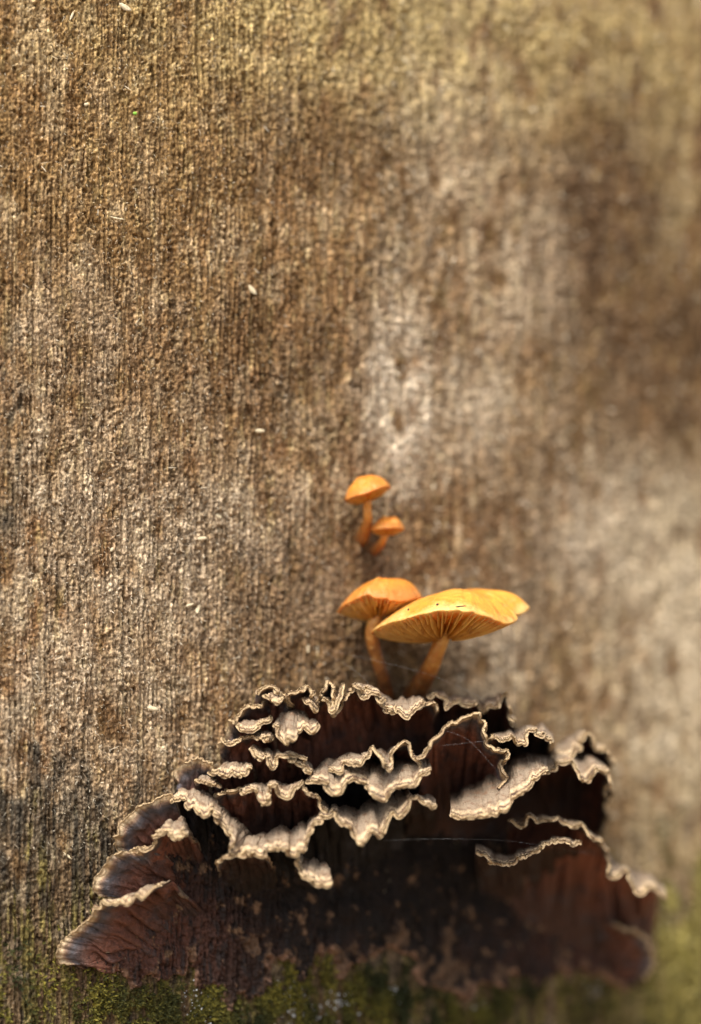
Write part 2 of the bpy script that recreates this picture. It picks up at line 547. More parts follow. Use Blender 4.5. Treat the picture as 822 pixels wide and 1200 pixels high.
f_fleck = rough_field(24, 0.5, 0.8, 12.0)
field_t1 = field(0.7, 1.6, 21); field_t2 = field(0.35, 0.7, 22); field_t3 = field(0.10, 0.35, 23)
tint = wall_tint(PXv, PYv, s_arc, Zj)
tree = empty('dead_tree', (CX, CY, -ZC))
tag(tree, 'broad weathered bare tree trunk with crumbling vertical grain, behind the fungi', 'tree')
nA, nZ = A.shape
trunk = mesh_np('trunk', P.reshape(-1, 3), grid_faces(nA, nZ), M_WOOD, tree, colors=tint.reshape(-1, 3))
# closed, splintered top of the stump
ring = P[:, -1, :]
cv = np.vstack([ring, ring * 0.5 + np.array([CX, CY, 150]) * 0.5, np.array([[CX, CY, 146]])])
cf = [(i, (i + 1) % nA, nA + (i + 1) % nA, nA + i) for i in range(nA)] + [(nA + i, nA + (i + 1) % nA, 2 * nA, 2 * nA) for i in range(nA)]
cf3 = []
for a_, b_, c_, d_ in cf:
    cf3.append((a_, b_, c_))
    if c_ != d_: cf3.append((a_, c_, d_))
mesh_np('broken_top', cv, cf3, M_WOOD, tree, colors=np.tile([0.2, 0.13, 0.07], (len(cv), 1)))


# loose fibres and crumbs lifting off the face
def slivers(n, pxr, pyr, lmin, lmax, w, seed, pale=0.5, tilt=0.9):
    r = np.random.default_rng(seed)
    px = r.uniform(*pxr, n); py = r.uniform(*pyr, n)
    d = wall_depth(px); p = at(px, py, d)
    a = np.arcsin((p[:, 0] - CX) / R_TRUNK); z = p[:, 2]
    base = trunk_point(a, z, -0.01)
    nrm = np.stack([np.sin(a), -np.cos(a), 0 * a], -1)
    tan = np.stack([np.cos(a), np.sin(a), 0 * a], -1)
    up = np.array([0, 0, 1.0])
    th = r.normal(0, tilt, n) + (r.random(n) < 0.5) * math.pi
    L = r.uniform(lmin, lmax, n) ** 1.0
    lift = r.uniform(0.1, 0.75, n)
    dirv = tan * np.sin(th)[:, None] + up * np.cos(th)[:, None]
    side = (tan * np.cos(th)[:, None] - up * np.sin(th)[:, None]) * 0.8 + nrm * r.normal(0, 0.5, n)[:, None]
    ww = (w * r.uniform(0.6, 1.5, n))[:, None]
    mid = base + dirv * (L * 0.5)[:, None] + nrm * (L * lift * 0.6 + 0.012)[:, None]
    tip = base + dirv * (L * 0.95)[:, None] + nrm * (L * lift * r.uniform(0.4, 1.3, n) + 0.012)[:, None]
    V = np.stack([base - side * ww, base + side * ww, mid + side * ww, mid - side * ww, tip + side * ww * 0.35, tip - side * ww * 0.35], 1)
    b = np.arange(n)[:, None] * 6
    F = np.concatenate([b + np.array([[0, 1, 2, 3]]), b + np.array([[3, 2, 4, 5]])])
    c0 = wall_tint(px, py, (a - ARC0) * R_TRUNK, z)
    k = (r.random(n) ** 1.6 * pale)[:, None]
    c = c0 * 1.15 * (1 - k) + np.array([0.62, 0.55, 0.42]) * k
    return V.reshape(-1, 3), F, np.repeat(c, 6, axis=0)


parts = [slivers(20000, (-40, 480), (-30, 1010), 0.03, 0.085, 0.008, 31, 0.8, 0.9),
         slivers(500, (-40, 560), (-30, 1000), 0.10, 0.24, 0.009, 32, 0.9, 1.2),
         slivers(9000, (440, 860), (-30, 1100), 0.06, 0.22, 0.014, 33, 0.75, 1.0),
         slivers(4000, (-40, 420), (560, 960), 0.03, 0.09, 0.009, 34, 0.85, 0.9)]
off = 0; VV, FF, CC = [], [], []
for v, f, c in parts:
    VV.append(v); FF.append(f + off); CC.append(c); off += len(v)
fuzz = mesh_np('wood_fibre', np.vstack(VV), np.vstack(FF), M_FIBRE, tree, colors=np.vstack(CC), smooth=False)
tag(fuzz, kind='stuff')

# ------------------------------------------------------------------ bracket fungus
fungus = empty('bracket_fungus', wall_at(np.array(430.0), np.array(1080.0)))
tag(fungus, 'dark maroon bracket fungus with frilled cream edges growing on the trunk', 'fungus')


def frill(pts, d, root, seed, ruffle=1.0, flare=0.28, shelf=0.62, th=0.09, step=0.75, root_lift=-0.05, fold=22, crinkle=1.0, up=11.0, tone=1.0, foldin=0.5, rim_w=0.3, slope=0.085, deep=1.0, pleat=0.13):
    """One thin frilled bracket. pts: pixel x, y of the crest and the offset from it to the free edge (a long
    offset: the edge is turned down; a short one: it is turned up); d: depth of the crest at even steps;
    root: pixels of the line along which the sheet grows out of the trunk."""
    pts = np.asarray(pts, float)
    C = resample(catmull(pts, 14), step=step)
    n = len(C); u = np.linspace(0, 1, n)
    d = np.interp(u, np.linspace(0, 1, len(d)), d)
    rx, ry, bx, by = C.T.copy()
    by = by * (1 + rim_w * sstep(2.5, 5, by) * sstep(26, 10, by)); bx = bx * (1 + 0.3 * rim_w)
    fw = 25 * np.exp(0.3 * noise1(n, 40 / step, seed + 30))
    fo = 0.5 - 0.5 * np.cos(np.cumsum(2 * np.pi * step / fw) + seed * 1.7)
    fo = foldin * fo ** 3 * sstep(7, 11, by)
    ry = ry - 0.08 * by * fo; by = by * (1 - 0.45 * fo)
    taper = np.minimum(1, np.minimum(u, 1 - u) * 12)
    rt = resample(catmull(np.asarray(root, float), 8), n=n)
    W = wall_at(rt[:, 0], rt[:, 1], root_lift)
    tr = rt - np.stack([rx, ry], -1); tr /= np.linalg.norm(tr, axis=1, keepdims=True) + 1e-9
    down = sstep(2.8, 6.5, by)                     # where the edge is turned down
    # free edge
    ex = rx + bx * (0.35 + 0.65 * down); ey = ry + by * (0.35 + 0.75 * down)
    w1 = noise1(n, 10 / step, seed); w2 = noise1(n, 4.5 / step, seed + 1); w3 = noise1(n, 1.5 / step, seed + 2)
    ey = smooth1(ey, 1.5 / step) + taper * ruffle * (1.1 * w1 + 0.55 * w2 + 0.22 * w3)
    ex = smooth1(ex, 1.0 / step) + taper * ruffle * (1.0 * noise1(n, 9 / step, seed + 3) + 0.5 * noise1(n, 4 / step, seed + 4) + 0.2 * noise1(n, 1.5 / step, seed + 14))
    wl = 19 * np.exp(0.55 * noise1(n, 22 / step, seed + 11))
    th_ = np.cumsum(2 * np.pi * step / wl) + seed
    am = crinkle * taper * np.clip(0.7 + 0.5 * noise1(n, 20 / step, seed + 13), 0.1, 1.5)
    wb = noise1(n, 16 / step, seed + 40) * taper * crinkle
    ey += 1.5 * am * np.cos(th_) + 2.2 * wb; ex += 2.4 * am * np.sin(th_ + 0.6)
    t2_ = np.cumsum(2 * np.pi * step / (7.5 * np.exp(0.3 * noise1(n, 12 / step, seed + 31))))
    am2 = crinkle * taper * np.clip(0.5 + 0.6 * noise1(n, 15 / step, seed + 32), 0, 1.3)
    ey += 0.9 * am2 * np.cos(t2_); ex += 0.7 * am2 * np.sin(t2_)
    ed = d - 0.10 * down - 0.016 * by * down + 0.10 * (1 - down) - 0.07 * am * np.cos(th_) - 0.10 * wb - 0.045 * am2 * np.cos(t2_) + 0.04 * taper * noise1(n, 8 / step, seed + 5)
    M = at(ex, ey, ed)
    # body of the sheet a little way in from the edge
    sx = rx + tr[:, 0] * up * (1 - down); sy = ry + tr[:, 1] * up * (1 - down) - 0.40 * by * down
    sx1, sy1 = smooth1(sx, 5 / step), smooth1(sy, 5 / step)
    sx2, sy2 = smooth1(sx, fold / step), smooth1(sy, fold / step)
    S1 = at(sx1, sy1, d + 0.02); S2 = at(sx2, sy2, d + 0.05)
    und = fft_noise((n, 40), 1.0, 9 / step, 8, seed + 8)
    Ml = np.stack([smooth1((M - S1)[:, q], 4 / step) for q in range(3)], -1); Mh = M - S1 - Ml
    NV = 40
    rows = []
    for k, v in enumerate(np.linspace(0, 1, NV) ** 0.85):
        T = S2 + (S1 - S2) * v ** 2.2
        Cc = np.stack([lerp(W[:, 0], T[:, 0], 0.5), lerp(W[:, 1], T[:, 1], flare), lerp(W[:, 2], T[:, 2], shelf)], -1)
        p = W * (1 - v) ** 2 + Cc * 2 * v * (1 - v) + T * v * v
        w = np.clip((v - 0.45) / 0.55, 0, 1) ** 2.0
        p = p + Ml * w ** 1.5 + Mh * w ** 2.6
        p = p + np.array([0, 0.7, 0.7]) * (v * (1 - v) * 4 * (0.05 + 0.003 * max(0, fold - 20)) * und[:, k])[:, None]
        rows.append(p)
    G = np.stack(rows, 1)
    # pleats running from the edge back towards the trunk
    pw = 24 * np.exp(0.4 * noise1(n, 40 / step, seed + 50))
    pl = np.sin(np.cumsum(2 * np.pi * step / pw) + seed) + 0.5 * noise1(n, 13 / step, seed + 51)
    vv_ = np.linspace(0, 1, NV)
    G += np.array([0.0, -1.0, 0.12]) * (pleat * taper[:, None] * pl[:, None] * vv_[None, :] ** 1.4)[..., None]
    # the shelves slope down and out from the trunk
    G[..., 2] += slope * np.clip(G[..., 1] - M[:, None, 1], 0, 1.6)
    nv = G.shape[1]
    du = np.gradient(G, axis=0); dv = np.gradient(G, axis=1)
    N = np.cross(du, dv)                        # looks to the lower face
    N /= np.linalg.norm(N, axis=-1, keepdims=True) + 1e-9
    for _ in range(2):
        N[1:-1] = (N[:-2] + 2 * N[1:-1] + N[2:]) / 4
    N /= np.linalg.norm(N, axis=-1, keepdims=True) + 1e-9
    vv = np.linspace(0, 1, nv)
    tv = th * (1.7 - 0.9 * vv); tv[-1] *= 0.85; tv[-2] *= 1.25; tv[-3] *= 1.15
    tex = 1 + 0.22 * np.random.default_rng(seed + 20).standard_normal((n, nv)) * (vv > 0.6)
    low = G + N * (0.5 * tv)[None, :, None]
    rgh = fft_noise((n, nv), 1.0, 1.4, 1.4, seed + 21) * 0.008 * sstep(0.5, 0.75, vv)[None, :]
    upp = G - N * (0.5 * tv[None, :] * tex + rgh)[..., None]
    seg = np.linalg.norm(np.diff(G, axis=1), axis=-1)
    dist = np.concatenate([np.cumsum(seg[:, ::-1], axis=1)[:, ::-1], np.zeros((n, 1))], 1)
    V = np.concatenate([low.reshape(-1, 3), upp.reshape(-1, 3)])
    side = np.concatenate([np.zeros(n * nv), np.ones(n * nv)])
    side.reshape(2, n, nv)[0, :, -1] = 0.6
    dist2 = np.concatenate([dist.ravel() * deep, dist.ravel()])
    o = n * nv
    F1 = grid_faces(n, nv)[:, ::-1]
    F2 = grid_faces(n, nv, o)
    i = np.arange(n - 1)
    rim = np.stack([i * nv + nv - 1, (i + 1) * nv + nv - 1, o + (i + 1) * nv + nv - 1, o + i * nv + nv - 1], -1)
    j = np.arange(nv - 1)
    e0 = np.stack([j, j + 1, o + j + 1, o + j], -1)
    b = (n - 1) * nv
    e1 = np.stack([b + j + 1, b + j, o + b + j, o + b + j + 1], -1)
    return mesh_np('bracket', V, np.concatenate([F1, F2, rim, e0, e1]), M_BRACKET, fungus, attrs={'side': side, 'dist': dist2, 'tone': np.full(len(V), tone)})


# back tier
frill([(500,812,1,4),(508,805,2,9),(517,802,2,11),(524,806,1,8),(521,811,2,12),(530,815,1,9),(539,808,2,13),(548,807,1,14),(556,814,0,6),(559,824,1,4),(566,824,2,11),(574,816,3,14),(581,808,3,12),(590,808,2,9),(597,818,0,12),(602,832,-1,8),(604,850,-2,3)],
      [1.4, 1.5, 2.0], [(505,880),(560,885),(600,880)], 100, tone=0.8)
frill([(300,806,2,6),(306,797,2,6),(318,795,2,5),(327,799,-4,10),(331,806,-6,8),(339,813,0,6),(343,824,-2,3),(337,806,3,5),(349,798,4,6),(359,791,4,9),(366,800,2,10),(370,813,-4,16),(373,822,-4,8),(376,808,2,6),(377,797,3,5),(385,793,1,4),(394,799,-3,8),(397,812,-5,14),(392,823,-2,12),(401,812,3,6),(405,803,4,10),(408,791,5,12),(413,788,3,14),(421,793,4,14),(429,791,3,12),(436,792,3,14),(442,803,2,16),(451,813,1,13),(461,820,-2,14),(468,821,0,13),(480,815,0,14),(496,811,-2,13),(501,815,-3,8),(510,819,-2,4),(514,832,-3,2)],
      [0.5, 0.2, 0.2, 0.3, 0.5], [(300,885),(350,905),(430,905),(505,890)], 110, tone=1.0, deep=0.7, flare=0.30, shelf=0.62)
frill([(264,862,2,1),(267,848,2,1),(272,832,4,8),(279,829,4,8),(286,821,4,6),(294,820,3,8),(303,822,0,6),(311,818,-2,3)],
      [1.0, 0.7, 0.7], [(280,890),(300,885),(330,875)], 120, tone=0.8)
# curled pieces in front of the back tier
frill([(308,813,1,3),(312,807,2,10),(319,803,2,13),(326,804,1,12),(332,810,-1,6),(334,818,-1,3)], [0.1, 0.0, 0.1], [(315,850),(325,855),(335,850)], 500)
frill([(376,818,1,3),(380,812,2,12),(387,815,1,22),(394,812,1,14),(400,806,0,5),(402,800,0,3)], [0.0, -0.1, 0.1], [(380,865),(390,868),(402,860)], 510)
frill([(354,816,1,3),(358,810,2,9),(364,809,2,20),(370,813,1,17),(375,820,-1,5)], [0.1, 0.0, 0.1], [(358,860),(366,865),(376,860)], 520)
frill([(417,806,1,3),(421,799,2,12),(428,796,2,19),(436,797,2,20),(443,804,2,16),(449,812,0,6),(452,818,0,3)], [0.1, 0.0, 0.2], [(420,860),(436,865),(452,860)], 530)
frill([(462,826,0,3),(466,819,1,14),(474,817,1,18),(484,814,1,16),(493,812,0,12),(499,815,-1,5)], [0.2, 0.1, 0.3], [(466,870),(482,872),(498,868)], 540)
frill([(320,846,1,4),(323,836,2,14),(329,828,2,32),(338,825,0,42),(346,832,1,26),(352,830,3,26),(361,832,4,24),(369,838,2,10),(371,846,-1,3)],
      [-0.1, -0.2, -0.1], [(325,880),(345,885),(368,880)], 130, flare=0.4, foldin=0.4)
frill([(254,876,2,2),(261,861,3,5),(270,862,1,6),(282,860,0,6),(293,857,1,6),(298,858,4,8),(303,849,4,14),(312,852,1,12),(320,853,-4,8),(322,862,-3,4)],
      [0.4, 0.1, 0.0], [(270,912),(300,912),(325,900)], 140)
frill([(294,868,-1,7),(300,872,0,12),(308,874,2,13),(316,876,2,12),(321,884,-2,18),(326,878,2,9),(334,877,3,6),(345,878,4,6),(354,884,4,6),(360,894,2,4)],
      [-0.2, -0.3, -0.1], [(305,930),(330,935),(355,925)], 150)
frill([(202,908,1,2),(206,902,1,2),(211,897,1,3),(219,891,1,3),(226,887,1,3),(239,887,0,3),(249,891,-1,3),(251,900,-2,2)],
      [0.5, 0.2, 0.2], [(212,940),(230,950),(252,945)], 160, tone=0.7)
frill([(245,922,2,0),(246,900,3,3),(250,889,4,14),(262,889,2,16),(272,887,2,18),(283,887,2,18),(294,890,-1,9),(297,896,-3,4)],
      [0.1, -0.1, -0.1], [(252,945),(275,945),(298,935)], 170)
# small curls crowding the tiers
frill([(276,846,1,4),(282,842,2,9),(290,840,2,10),(298,842,1,8),(306,838,1,9),(313,836,0,5),(318,838,-1,3)], [0.4, 0.2, 0.2], [(280,880),(300,885),(318,875)], 550)
frill([(338,886,1,3),(343,880,2,9),(351,884,2,10),(358,891,1,10),(364,897,0,6),(366,903,-1,3)], [-0.2, -0.3, -0.2], [(340,925),(355,930),(368,925)], 560)
frill([(228,912,1,3),(233,906,2,8),(241,904,2,10),(249,909,1,9),(256,912,0,5),(259,918,-1,3)], [0.0, -0.2, 0.0], [(232,945),(245,950),(258,945)], 570)
# middle tier
frill([(384,896,1,5),(388,888,4,12),(398,885,3,13),(406,883,2,8),(410,879,4,10),(420,878,1,12),(428,876,0,8),(434,872,1,4),(440,872,2,4),(444,875,3,12),(455,876,1,16),(463,873,0,10),(469,871,0,4),(476,872,1,4),(484,879,1,4),(489,887,1,5),(492,893,1,5)],
      [-0.2, -0.4, -0.3], [(395,935),(440,945),(490,930)], 180)
frill([(357,914,0,3),(362,904,3,10),(371,898,3,14),(380,894,3,26),(388,894,2,38),(398,894,3,31),(410,894,3,22),(420,896,2,20),(428,896,-1,35),(440,900,0,30),(452,904,2,33),(462,902,2,27),(471,902,2,16),(484,897,3,15),(494,893,3,10),(502,894,1,7),(506,897,-1,5)],
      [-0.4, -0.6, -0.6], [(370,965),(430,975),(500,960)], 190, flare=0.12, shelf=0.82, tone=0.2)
frill([(250,930,1,3),(258,921,1,5),(268,923,1,4),(279,919,2,5),(284,911,2,16),(291,907,4,24),(299,914,6,22),(308,916,6,18),(314,906,4,18),(322,906,4,24),(332,911,4,18),(342,910,3,14),(350,909,3,7),(356,921,2,6),(365,926,1,5),(373,931,1,6),(377,941,-1,5),(386,944,-2,6)],
      [-0.1, -0.5, -0.6, -0.6], [(262,985),(320,1000),(380,990)], 200)
# big smooth bracket right of the middle, and the pale zoned lobe below it
frill([(487,882,1,5),(492,873,3,10),(498,864,5,13),(503,855,5,8),(512,846,5,8),(520,837,4,8),(526,837,2,6),(534,837,1,6),(542,832,1,7),(552,829,0,6),(560,831,-1,4),(566,840,-1,4),(572,847,-2,3),(567,856,0,4),(570,864,1,7),(578,868,1,6),(588,869,-1,6),(595,879,-2,3),(595,889,-4,3),(588,893,-2,3),(590,902,-2,2),(594,912,-3,3),(586,920,-2,4)],
      [-0.6, -0.3, 0.0, 0.0, -0.2], [(500,985),(530,990),(575,975)], 210, tone=1.0, deep=0.7, crinkle=0.4, fold=30, flare=0.34, shelf=0.55)
frill([(569,866,1,3),(576,858,1,4),(587,854,0,4),(597,853,1,6),(604,858,2,10),(612,855,1,13),(619,847,1,10),(624,850,2,5),(630,844,2,14),(640,846,0,16),(647,856,-2,8),(650,864,-3,5)],
      [0.6, 0.5, 0.8], [(580,915),(615,920),(645,910)], 220, tone=0.7)
frill([(527,944,1,8),(534,938,2,16),(545,934,2,22),(558,929,3,28),(570,922,4,32),(582,912,5,36),(592,901,7,36),(602,893,9,34),(612,889,9,26),(621,888,7,18),(629,888,6,14),(636,892,3,10),(641,896,0,6)],
      [-0.5, -0.5, -0.2, 0.5], [(540,1000),(590,1000),(640,970)], 230, ruffle=0.7, crinkle=0.7, foldin=0.0, flare=0.12, shelf=0.86)
# right cluster
frill([(646,878,2,6),(652,870,2,18),(660,861,2,26),(668,854,3,28),(676,849,3,24),(683,845,3,14),(690,851,2,10),(695,858,1,20),(703,860,2,20),(711,866,1,12),(718,876,0,8),(721,888,-1,5),(715,902,-1,6),(720,918,-2,6),(713,936,-2,5),(717,952,-2,4),(709,972,-2,3)],
      [2.4, 2.8, 3.6, 4.4], [(655,950),(680,975),(700,988)], 240, tone=1.0, deep=0.7, flare=0.3, shelf=0.65)
frill([(631,899,1,5),(640,890,3,12),(650,884,2,12),(658,881,1,10),(665,878,3,10),(672,878,2,14),(675,886,2,26),(684,883,4,30),(694,880,2,28),(704,883,2,20),(712,888,1,20),(717,900,0,17),(716,915,-2,7),(711,930,-2,4)],
      [1.2, 1.8, 2.4], [(640,975),(675,985),(700,978)], 250, tone=1.0, deep=0.7, flare=0.2, shelf=0.75)
frill([(596,956,1,4),(608,948,0,14),(622,942,0,17),(637,943,0,15),(651,945,1,15),(662,949,2,13),(670,951,3,18),(682,954,2,17),(692,958,2,24),(700,969,1,17),(708,980,1,10),(716,990,0,16),(718,999,-8,22),(727,1006,-5,17),(734,1008,1,10),(741,1016,0,20),(748,1021,4,26),(757,1016,4,17),(765,1016,3,20),(773,1026,2,20),(780,1039,0,14)],
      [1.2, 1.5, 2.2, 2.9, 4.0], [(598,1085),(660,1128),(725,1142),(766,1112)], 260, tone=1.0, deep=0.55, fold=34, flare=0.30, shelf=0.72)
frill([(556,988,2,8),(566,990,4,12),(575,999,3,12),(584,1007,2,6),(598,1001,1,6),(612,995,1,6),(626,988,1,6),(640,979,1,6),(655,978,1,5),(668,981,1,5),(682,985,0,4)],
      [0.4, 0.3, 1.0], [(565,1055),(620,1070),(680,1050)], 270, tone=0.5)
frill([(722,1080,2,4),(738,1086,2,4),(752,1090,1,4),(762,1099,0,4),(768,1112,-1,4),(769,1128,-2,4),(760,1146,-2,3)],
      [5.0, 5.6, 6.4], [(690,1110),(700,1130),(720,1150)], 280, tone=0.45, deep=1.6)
# front tier: the long frilled rim
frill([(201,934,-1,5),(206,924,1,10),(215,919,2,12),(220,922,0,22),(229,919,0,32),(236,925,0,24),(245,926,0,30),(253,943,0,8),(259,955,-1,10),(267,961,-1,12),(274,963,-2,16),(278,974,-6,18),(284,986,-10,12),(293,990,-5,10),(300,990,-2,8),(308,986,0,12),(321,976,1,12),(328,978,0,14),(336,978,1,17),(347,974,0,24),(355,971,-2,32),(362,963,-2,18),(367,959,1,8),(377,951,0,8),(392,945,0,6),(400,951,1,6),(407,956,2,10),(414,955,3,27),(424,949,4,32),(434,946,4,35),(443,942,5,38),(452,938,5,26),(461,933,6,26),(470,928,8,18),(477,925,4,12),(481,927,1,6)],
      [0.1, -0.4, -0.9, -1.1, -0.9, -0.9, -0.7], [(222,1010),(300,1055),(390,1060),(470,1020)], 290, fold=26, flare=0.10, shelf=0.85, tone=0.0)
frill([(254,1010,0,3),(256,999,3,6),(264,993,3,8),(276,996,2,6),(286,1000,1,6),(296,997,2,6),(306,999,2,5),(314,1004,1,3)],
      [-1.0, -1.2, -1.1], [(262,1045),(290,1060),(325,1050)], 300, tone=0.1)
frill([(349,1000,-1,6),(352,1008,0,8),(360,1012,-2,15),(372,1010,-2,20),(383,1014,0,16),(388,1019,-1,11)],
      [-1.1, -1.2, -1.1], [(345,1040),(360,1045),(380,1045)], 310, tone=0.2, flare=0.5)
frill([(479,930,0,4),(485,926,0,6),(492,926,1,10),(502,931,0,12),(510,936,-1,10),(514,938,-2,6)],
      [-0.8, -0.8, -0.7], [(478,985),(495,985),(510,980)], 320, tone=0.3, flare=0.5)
# left lobes lying close to the trunk
frill([(141,998,2,1),(133,990,2,1),(134,980,1,2),(137,970,1,3),(143,962,1,3),(150,955,1,3),(158,949,1,3),(167,941,1,3),(176,937,1,3),(187,932,1,3),(201,929,0,2)],
      [-0.3, -0.5, -0.4, -0.2], [(190,1015),(205,1000),(222,985)], 330, tone=0.5, pleat=0.05, rim_w=0.15, slope=0.0, th=0.06, crinkle=0.5, flare=0.3, shelf=0.6)
frill([(160,998,0,3),(168,990,1,4),(177,984,2,4),(180,973,3,6),(184,962,4,12),(191,950,4,28),(200,956,3,26),(207,950,3,28),(213,962,0,12),(217,975,-1,4)],
      [-0.6, -0.9, -0.8], [(195,1030),(220,1030),(240,1015)], 340, tone=0.8, flare=0.3, shelf=0.6)
frill([(118,1049,2,0),(110,1046,2,0),(107,1038,1,2),(110,1031,1,2),(117,1021,1,2),(124,1011,1,2),(131,1003,1,2),(146,997,0,2),(160,994,0,2),(172,992,0,2)],
      [-0.5, -0.7, -0.5], [(180,1070),(205,1055),(225,1035)], 350, tone=0.5, pleat=0.05, rim_w=0.15, slope=0.0, th=0.06, crinkle=0.5, flare=0.3, shelf=0.6)
frill([(77,1131,1,-1),(68,1127,2,0),(67,1117,1,2),(70,1108,1,2),(76,1099,1,3),(88,1090,1,3),(99,1077,1,3),(108,1066,1,4),(117,1054,-2,8),(126,1046,-4,13),(138,1039,-2,19),(152,1032,0,26),(166,1028,0,24),(182,1024,0,16),(190,1030,-2,6)],
      [-0.75, -0.85, -0.95, -1.1, -0.9], [(165,1138),(205,1125),(245,1075)], 360, tone=0.5, pleat=0.05, rim_w=0.15, slope=0.0, th=0.06, crinkle=0.5, flare=0.3, shelf=0.6, fold=30)

# crust of fungus hugging the trunk below the brackets
outline = [(67,1126),(77,1131),(84,1124),(92,1136),(106,1129),(116,1141),(133,1143),(143,1141),(150,1158),(165,1160),(169,1143),(189,1150),(206,1141),(216,1143),(223,1126),(228,1158),(236,1156),(259,1156),(261,1187),(271,1191),(278,1167),(302,1171),(317,1156),(319,1128),(337,1125),(345,1152),(352,1156),(368,1121),(387,1117),(391,1148),(401,1152),(411,1132),(422,1128),(450,1113),(481,1121),(489,1152),(500,1156),(524,1167),(543,1171),(559,1156),(586,1156),(596,1144),(614,1144),(625,1160),(649,1144),(676,1136),(704,1148),(735,1164),(751,1148),(768,1124),(760,1090),(700,1040),(600,985),(480,950),(350,950),(230,960),(170,1010),(110,1070)]


def signed_dist(px, py, poly):
    poly = np.asarray(poly, float); q = np.roll(poly, -1, axis=0)
    best = np.full(px.shape, 1e9); inside = np.zeros(px.shape, bool)
    for (x0, y0), (x1, y1) in zip(poly, q):
        ex, ey = x1 - x0, y1 - y0
        t = np.clip(((px - x0) * ex + (py - y0) * ey) / (ex * ex + ey * ey + 1e-9), 0, 1)
        best = np.minimum(best, np.hypot(px - x0 - t * ex, py - y0 - t * ey))
        c = ((y0 > py) != (y1 > py)) & (px < (x1 - x0) * (py - y0) / (y1 - y0 + 1e-12) + x0)
        inside ^= c
    return np.where(inside, best, -best)


gx = np.arange(60, 776, 1.15); gy = np.arange(940, 1197, 1.3)
GX, GY = np.meshgrid(gx, gy, indexing='ij')
cn1 = fft_noise(GX.shape, 1.2, 3, 3, 51); cn2 = fft_noise(GX.shape, 1.2, 9, 12, 52); cn3 = fft_noise(GX.shape, 1.2, 3, 22, 53); cn4 = fft_noise(GX.shape, 1.2, 22, 22, 54)
sd = signed_dist(GX + 2.5 * cn2 + 1.2 * cn1, GY + 3.0 * cn2 + 1.5 * cn1, outline)
lift = 0.03 + 0.11 * sstep(0, 7, sd) + 0.05 * sstep(0, 4, sd) * sstep(14, 5, sd) + 0.016 * cn2 + 0.008 * cn1 + 0.012 * cn3 + 0.05 * np.maximum(cn4, 0)
lift = np.where(sd < 1.3, -0.10, np.maximum(lift, 0.02))
CP = wall_at(GX, GY) + 0
ca = np.arcsin(np.clip((CP[..., 0] - CX) / R_TRUNK, -1, 1))
CP = CP + np.stack([np.sin(ca), -np.cos(ca), 0 * ca], -1) * lift[..., None]
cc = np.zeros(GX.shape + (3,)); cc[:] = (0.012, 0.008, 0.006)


def cput(col, w):
    w = np.clip(w, 0, 1)[..., None]; cc[:] = cc * (1 - w) + np.array(col) * w


cput((0.042, 0.019, 0.013), 0.5 * sstep(-0.2, 1.2, cn4 + 0.5 * cn3))
cput((0.115, 0.046, 0.030), 0.85 * blob(GX, GY, 180, 1090, 70, 50))
cput((0.085, 0.036, 0.026), 0.7 * blob(GX, GY, 700, 1100, 70, 45))
cput((0.016, 0.015, 0.016), 0.75 * sstep(0.1, 1.3, cn3 + 0.4 * cn2))
cput((0.085, 0.042, 0.022), 0.5 * sstep(1.2, 2.1, cn2 + 0.5 * cn1 + 0.3 * blob(GX, GY, 330, 1080, 120, 50)))
cput((0.009, 0.006, 0.005), 0.85 * np.clip(1.3 * blob(GX, GY, 440, 1035, 150, 50), 0, 1))  # shade of the hollow under the front shelf, painted over the dark crust
tan_w = sstep(9, 2, sd - 3.0 * cn2 - 2.0 * cn4)
cput((0.20, 0.115, 0.07), 0.6 * tan_w * sstep(1030, 1100, GY))
for x, y, rx_, ry_ in [(335,1128,9,12), (395,1135,8,14), (465,1098,14,14), (485,1130,12,16), (530,1135,16,14), (505,1150,18,8), (575,1140,16,12), (410,1112,8,10), (300,1105,14,10), (270,1180,8,10), (520,1105,12,14)]:
    cput((0.15, 0.09, 0.052), 0.55 * sstep(0.35, 0.75, blob(GX, GY, x, y, rx_, ry_) + 0.26 * cn2 + 0.16 * cn1 - 0.10))
cput((0.34, 0.20, 0.135), 0.8 * sstep(5, 1, sd - 1.2 * cn1) * sstep(1030, 1100, GY))
keep = sd > 0.0
nu_, nv_ = GX.shape
F = grid_faces(nu_, nv_)
kf = keep.ravel()[F].any(axis=1)
F = F[kf]
used, inv = np.unique(F, return_inverse=True)
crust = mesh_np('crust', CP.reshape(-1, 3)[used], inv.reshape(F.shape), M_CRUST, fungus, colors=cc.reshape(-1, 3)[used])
crust['label'] = 'flat dark crust with a ragged pinkish tan margin'


